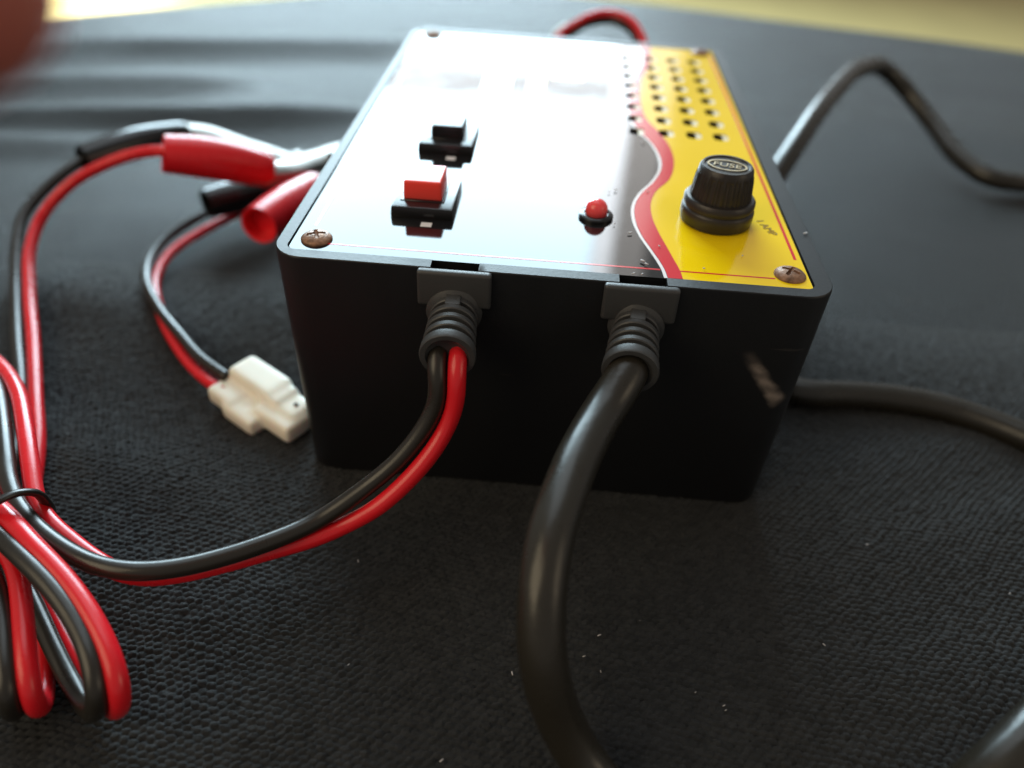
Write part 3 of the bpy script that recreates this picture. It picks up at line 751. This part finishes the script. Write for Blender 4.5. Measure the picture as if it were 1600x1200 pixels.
clip('alligator clip with red vinyl handles beside the charger', M['sleeve_red'],
     at(255, 240, .036), at(425, 268, .027), at(404, 352, .0225), at(492, 292, .0200), at(520, 262, .020), at(610, 235, .011), .0062, .0060, .001)
clip('alligator clip with black vinyl handles lying behind the red clip', M['sleeve_black'],
     at(130, 250, .0195), at(292, 209, .0185), at(322, 318, .0125), at(428, 292, .0120), at(468, 262, .0085), at(565, 250, .005), .0055, .0052, .001)

# ------------------------------------------------------------------ white two-pin plug
e = Vector((.847, -.531, -.06)).normalized(); nn = Vector((.531, .847, 0)); ww = e.cross(-nn).normalized()
if ww.z < 0: ww = -ww
org = Vector((-.0770, -.0528, .0))
pm = Matrix(((e.x, nn.x, ww.x, org.x), (e.y, nn.y, ww.y, org.y), (e.z, nn.z, ww.z, org.z), (0, 0, 0, 1))) @ Matrix.Scale(.74, 4)
plug = empty('connector_plug', (-.070, -.060, 0), 'milky white two-pin plug lying against the charger corner', 'plug')
pinv = Matrix.Translation((.070, .060, 0))
def padd(name, me, m, **k):
    me.transform(pinv @ pm); return link(name, me, m, plug, **k)
def moulded(me, vox, it):
    o_ = bpy.data.objects.new('r', me); C.objects.link(o_)
    md = o_.modifiers.new('r', 'REMESH'); md.mode = 'VOXEL'; md.voxel_size = vox
    ms_ = o_.modifiers.new('s', 'SMOOTH'); ms_.factor = .5; ms_.iterations = it
    return evaluate(o_)
padd('body', moulded(join_meshes([
    box_mesh(.000, .0205, -.0035, .0078, .0028, .0125, .0006, 1), box_mesh(.0150, .0250, -.0040, .0066, .0026, .0118, .0006, 1),
    box_mesh(-.0015, .0110, -.0115, -.0020, .0015, .0082, .0006, 1), box_mesh(.0075, .0225, -.0130, -.0020, .0008, .0072, .0006, 1),
    box_mesh(.0200, .0330, -.0040, .0058, .0026, .0108, .0006, 1), box_mesh(.0180, .0350, -.0085, .0020, .0024, .0094, .0006, 1)]), .00062, 34), M['nylon'], label='milky moulded plug shell')
padd('pin_slot', box_mesh(.0285, .0300, .0002, .0014, .0102, .01128, .0001, 1), M['dark'])
padd('pin_slot', box_mesh(.0335, .03458, -.0048, -.0038, .0050, .0066, .0001, 1), M['dark'])

# ------------------------------------------------------------------ tie round the bundle
tp = [(-75, 815, 17), (-50, 800, 24), (-10, 786, 26.5), (25, 771, 26.2), (55, 770, 24), (72, 785, 20), (78, 800, 14), (70, 800, 6), (40, 798, .8), (-20, 815, .8), (-70, 825, .9), (-90, 822, 8)]
P = [at(x, y, z / 1000) for x, y, z in tp]
link('cable_tie', tube_mesh(resample(catmull(P, 10, closed=True) , .0008), .0011, 10, ry=.0007), M['tie'], label='thin black tie wrapped round the bundled wires', cat='cable tie')

# ------------------------------------------------------------------ lint on the cloth
ms = []
for i in range(24):
    if i < 14: px, py = [(1572, 935), (1130, 1105), (1133, 1112), (1086, 1084), (936, 995), (938, 1052), (1285, 1012), (545, 1040), (560, 880), (1420, 470), (690, 1190), (912, 1028), (800, 1055), (1350, 860)][i]
    else: px, py = random.uniform(60, 1580), random.uniform(520, 1190)
    p = at(px, py, 0)
    if abs(p.x) < .056 and abs(p.y) < .083: continue
    s = random.uniform(.00010, .00018) * (1.2 if i < 14 else .6); a = random.uniform(0, 6.28)
    p.z = cloth_height(p.x, p.y) + .0006
    q = [p + Vector((math.cos(a), math.sin(a), random.uniform(-.2, .5))) * s * k * 1.6 + Vector((0, 0, s * .4 * math.sin(k))) for k in (-1, 0, 1)]
    ms.append(tube_mesh(q, s * .55, 6))
for px, py, sz in ((1004, 408, 2.2), (1010, 413, 1.8), (990, 428, 1.6), (1003, 429, 1.3), (985, 364, 2.0), (962, 297, 1.6), (952, 300, 1.2), (960, 350, 1.0), (1030, 385, 1.2), (1012, 300, 1.0), (1100, 420, 1.0), (1160, 400, .9), (1258, 366, 2.2), (1005, 222, 2.0)):
    p = at(px, py, H); a = random.uniform(0, 6.28); sz *= .00018
    if px == 1258: p.z += .0002
    ms.append(tube_mesh([p + Vector((math.cos(a) * sz * k * 1.3, math.sin(a) * sz * k * 1.3, .00012)) for k in (-1, 0, .8)], sz * .6, 6, ry=.00012))
link('lint', join_meshes(ms), M['lint'], kind='stuff', label='pale specks of lint and dust on the cloth and faceplate', cat='lint')

# ------------------------------------------------------------------ photographer's hand, fingertip reaching into the corner
CM = Matrix.Translation(CAM_C) @ CAM_R.to_4x4()
def cs(x, y, z): return CM @ Vector(((x + .0020) * .80, (y - .0082) * .80, z * .80 if z < 0 else z))
hv = []; he = []; hr = []
def chain(root, pts, rads):
    prev = root
    for p_, r_ in zip(pts, rads):
        hv.append(cs(*p_)); hr.append(r_); he.append((prev, len(hv) - 1)); prev = len(hv) - 1
    return prev
hv.append(cs(-.020, .150, .060)); hr.append(.024)                       # wrist, above the lens
p1 = chain(0, [(-.034, .128, .044), (-.042, .108, .028)], [.021, .017])   # palm
chain(p1, [(-.043, .092, .012), (-.044, .076, -.010), (-.042, .056, -.029), (-.0395, .0385, -.040), (-.0347, .0228, -.046)], [.0105, .0098, .0090, .0088, .0084])  # index
chain(p1, [(-.058, .096, .014), (-.064, .084, -.008), (-.064, .070, -.024), (-.062, .060, -.030)], [.0105, .0098, .0090, .0076])
chain(p1, [(-.069, .102, .018), (-.078, .094, -.002), (-.080, .084, -.016), (-.078, .076, -.022)], [.0100, .0092, .0084, .0072])
chain(p1, [(-.078, .110, .024), (-.089, .106, .008), (-.092, .100, -.006), (-.091, .094, -.012)], [.0088, .0080, .0074, .0064])
chain(1, [(-.014, .118, .034), (.000, .104, .024), (.008, .092, .016), (.012, .084, .010)], [.0125, .0110, .0100, .0084])   # thumb
hm = bpy.data.meshes.new('hand'); hm.from_pydata([tuple(v) for v in hv], he, []); hm.update()
hobj = bpy.data.objects.new('hh', hm); C.objects.link(hobj)
sk = hobj.modifiers.new('s', 'SKIN'); sk.use_smooth_shade = True
hobj.modifiers.new('u', 'SUBSURF').levels = 2
for i, v in enumerate(hm.skin_vertices[0].data): v.radius = (hr[i], hr[i]); v.use_root = (i == 0)
me = evaluate(hobj)
hand = link('hand', me, M['skin'], label='out-of-focus reddish fingertip intruding at the top left corner', cat='hand')
# nail on the index finger
tip = cs(-.0364, .0295, -.0439); dirv = (cs(-.0347, .0228, -.046) - cs(-.0395, .0385, -.040)).normalized()
upn = (CAM_R @ Vector((-.85, .1, -.5))); upn = (upn - dirv * upn.dot(dirv)).normalized(); sd = dirv.cross(upn)
from mathutils.bvhtree import BVHTree
bvh = BVHTree.FromPolygons([v.co for v in hand.data.vertices], [tuple(p.vertices) for p in hand.data.polygons])
vs_, fs = [], []
for i in range(7):
    for j in range(7):
        a = (j - 3) / 3 * .70; L = (i - 3) / 3 * .0042
        o_, d_ = tip + dirv * L, sd * math.sin(a) + upn * math.cos(a)
        hit = bvh.ray_cast(o_ + d_ * .03, -d_)[0]
        vs_.append((hit if hit else o_ + d_ * .006) + d_ * (.0003 if 0 < i < 6 and 0 < j < 6 else .00005))
for i in range(6):
    for j in range(6): fs.append((i * 7 + j, i * 7 + j + 1, i * 7 + j + 8, i * 7 + j + 7))
link('fingernail', mesh_from(vs_, fs), M['nail'], hand)
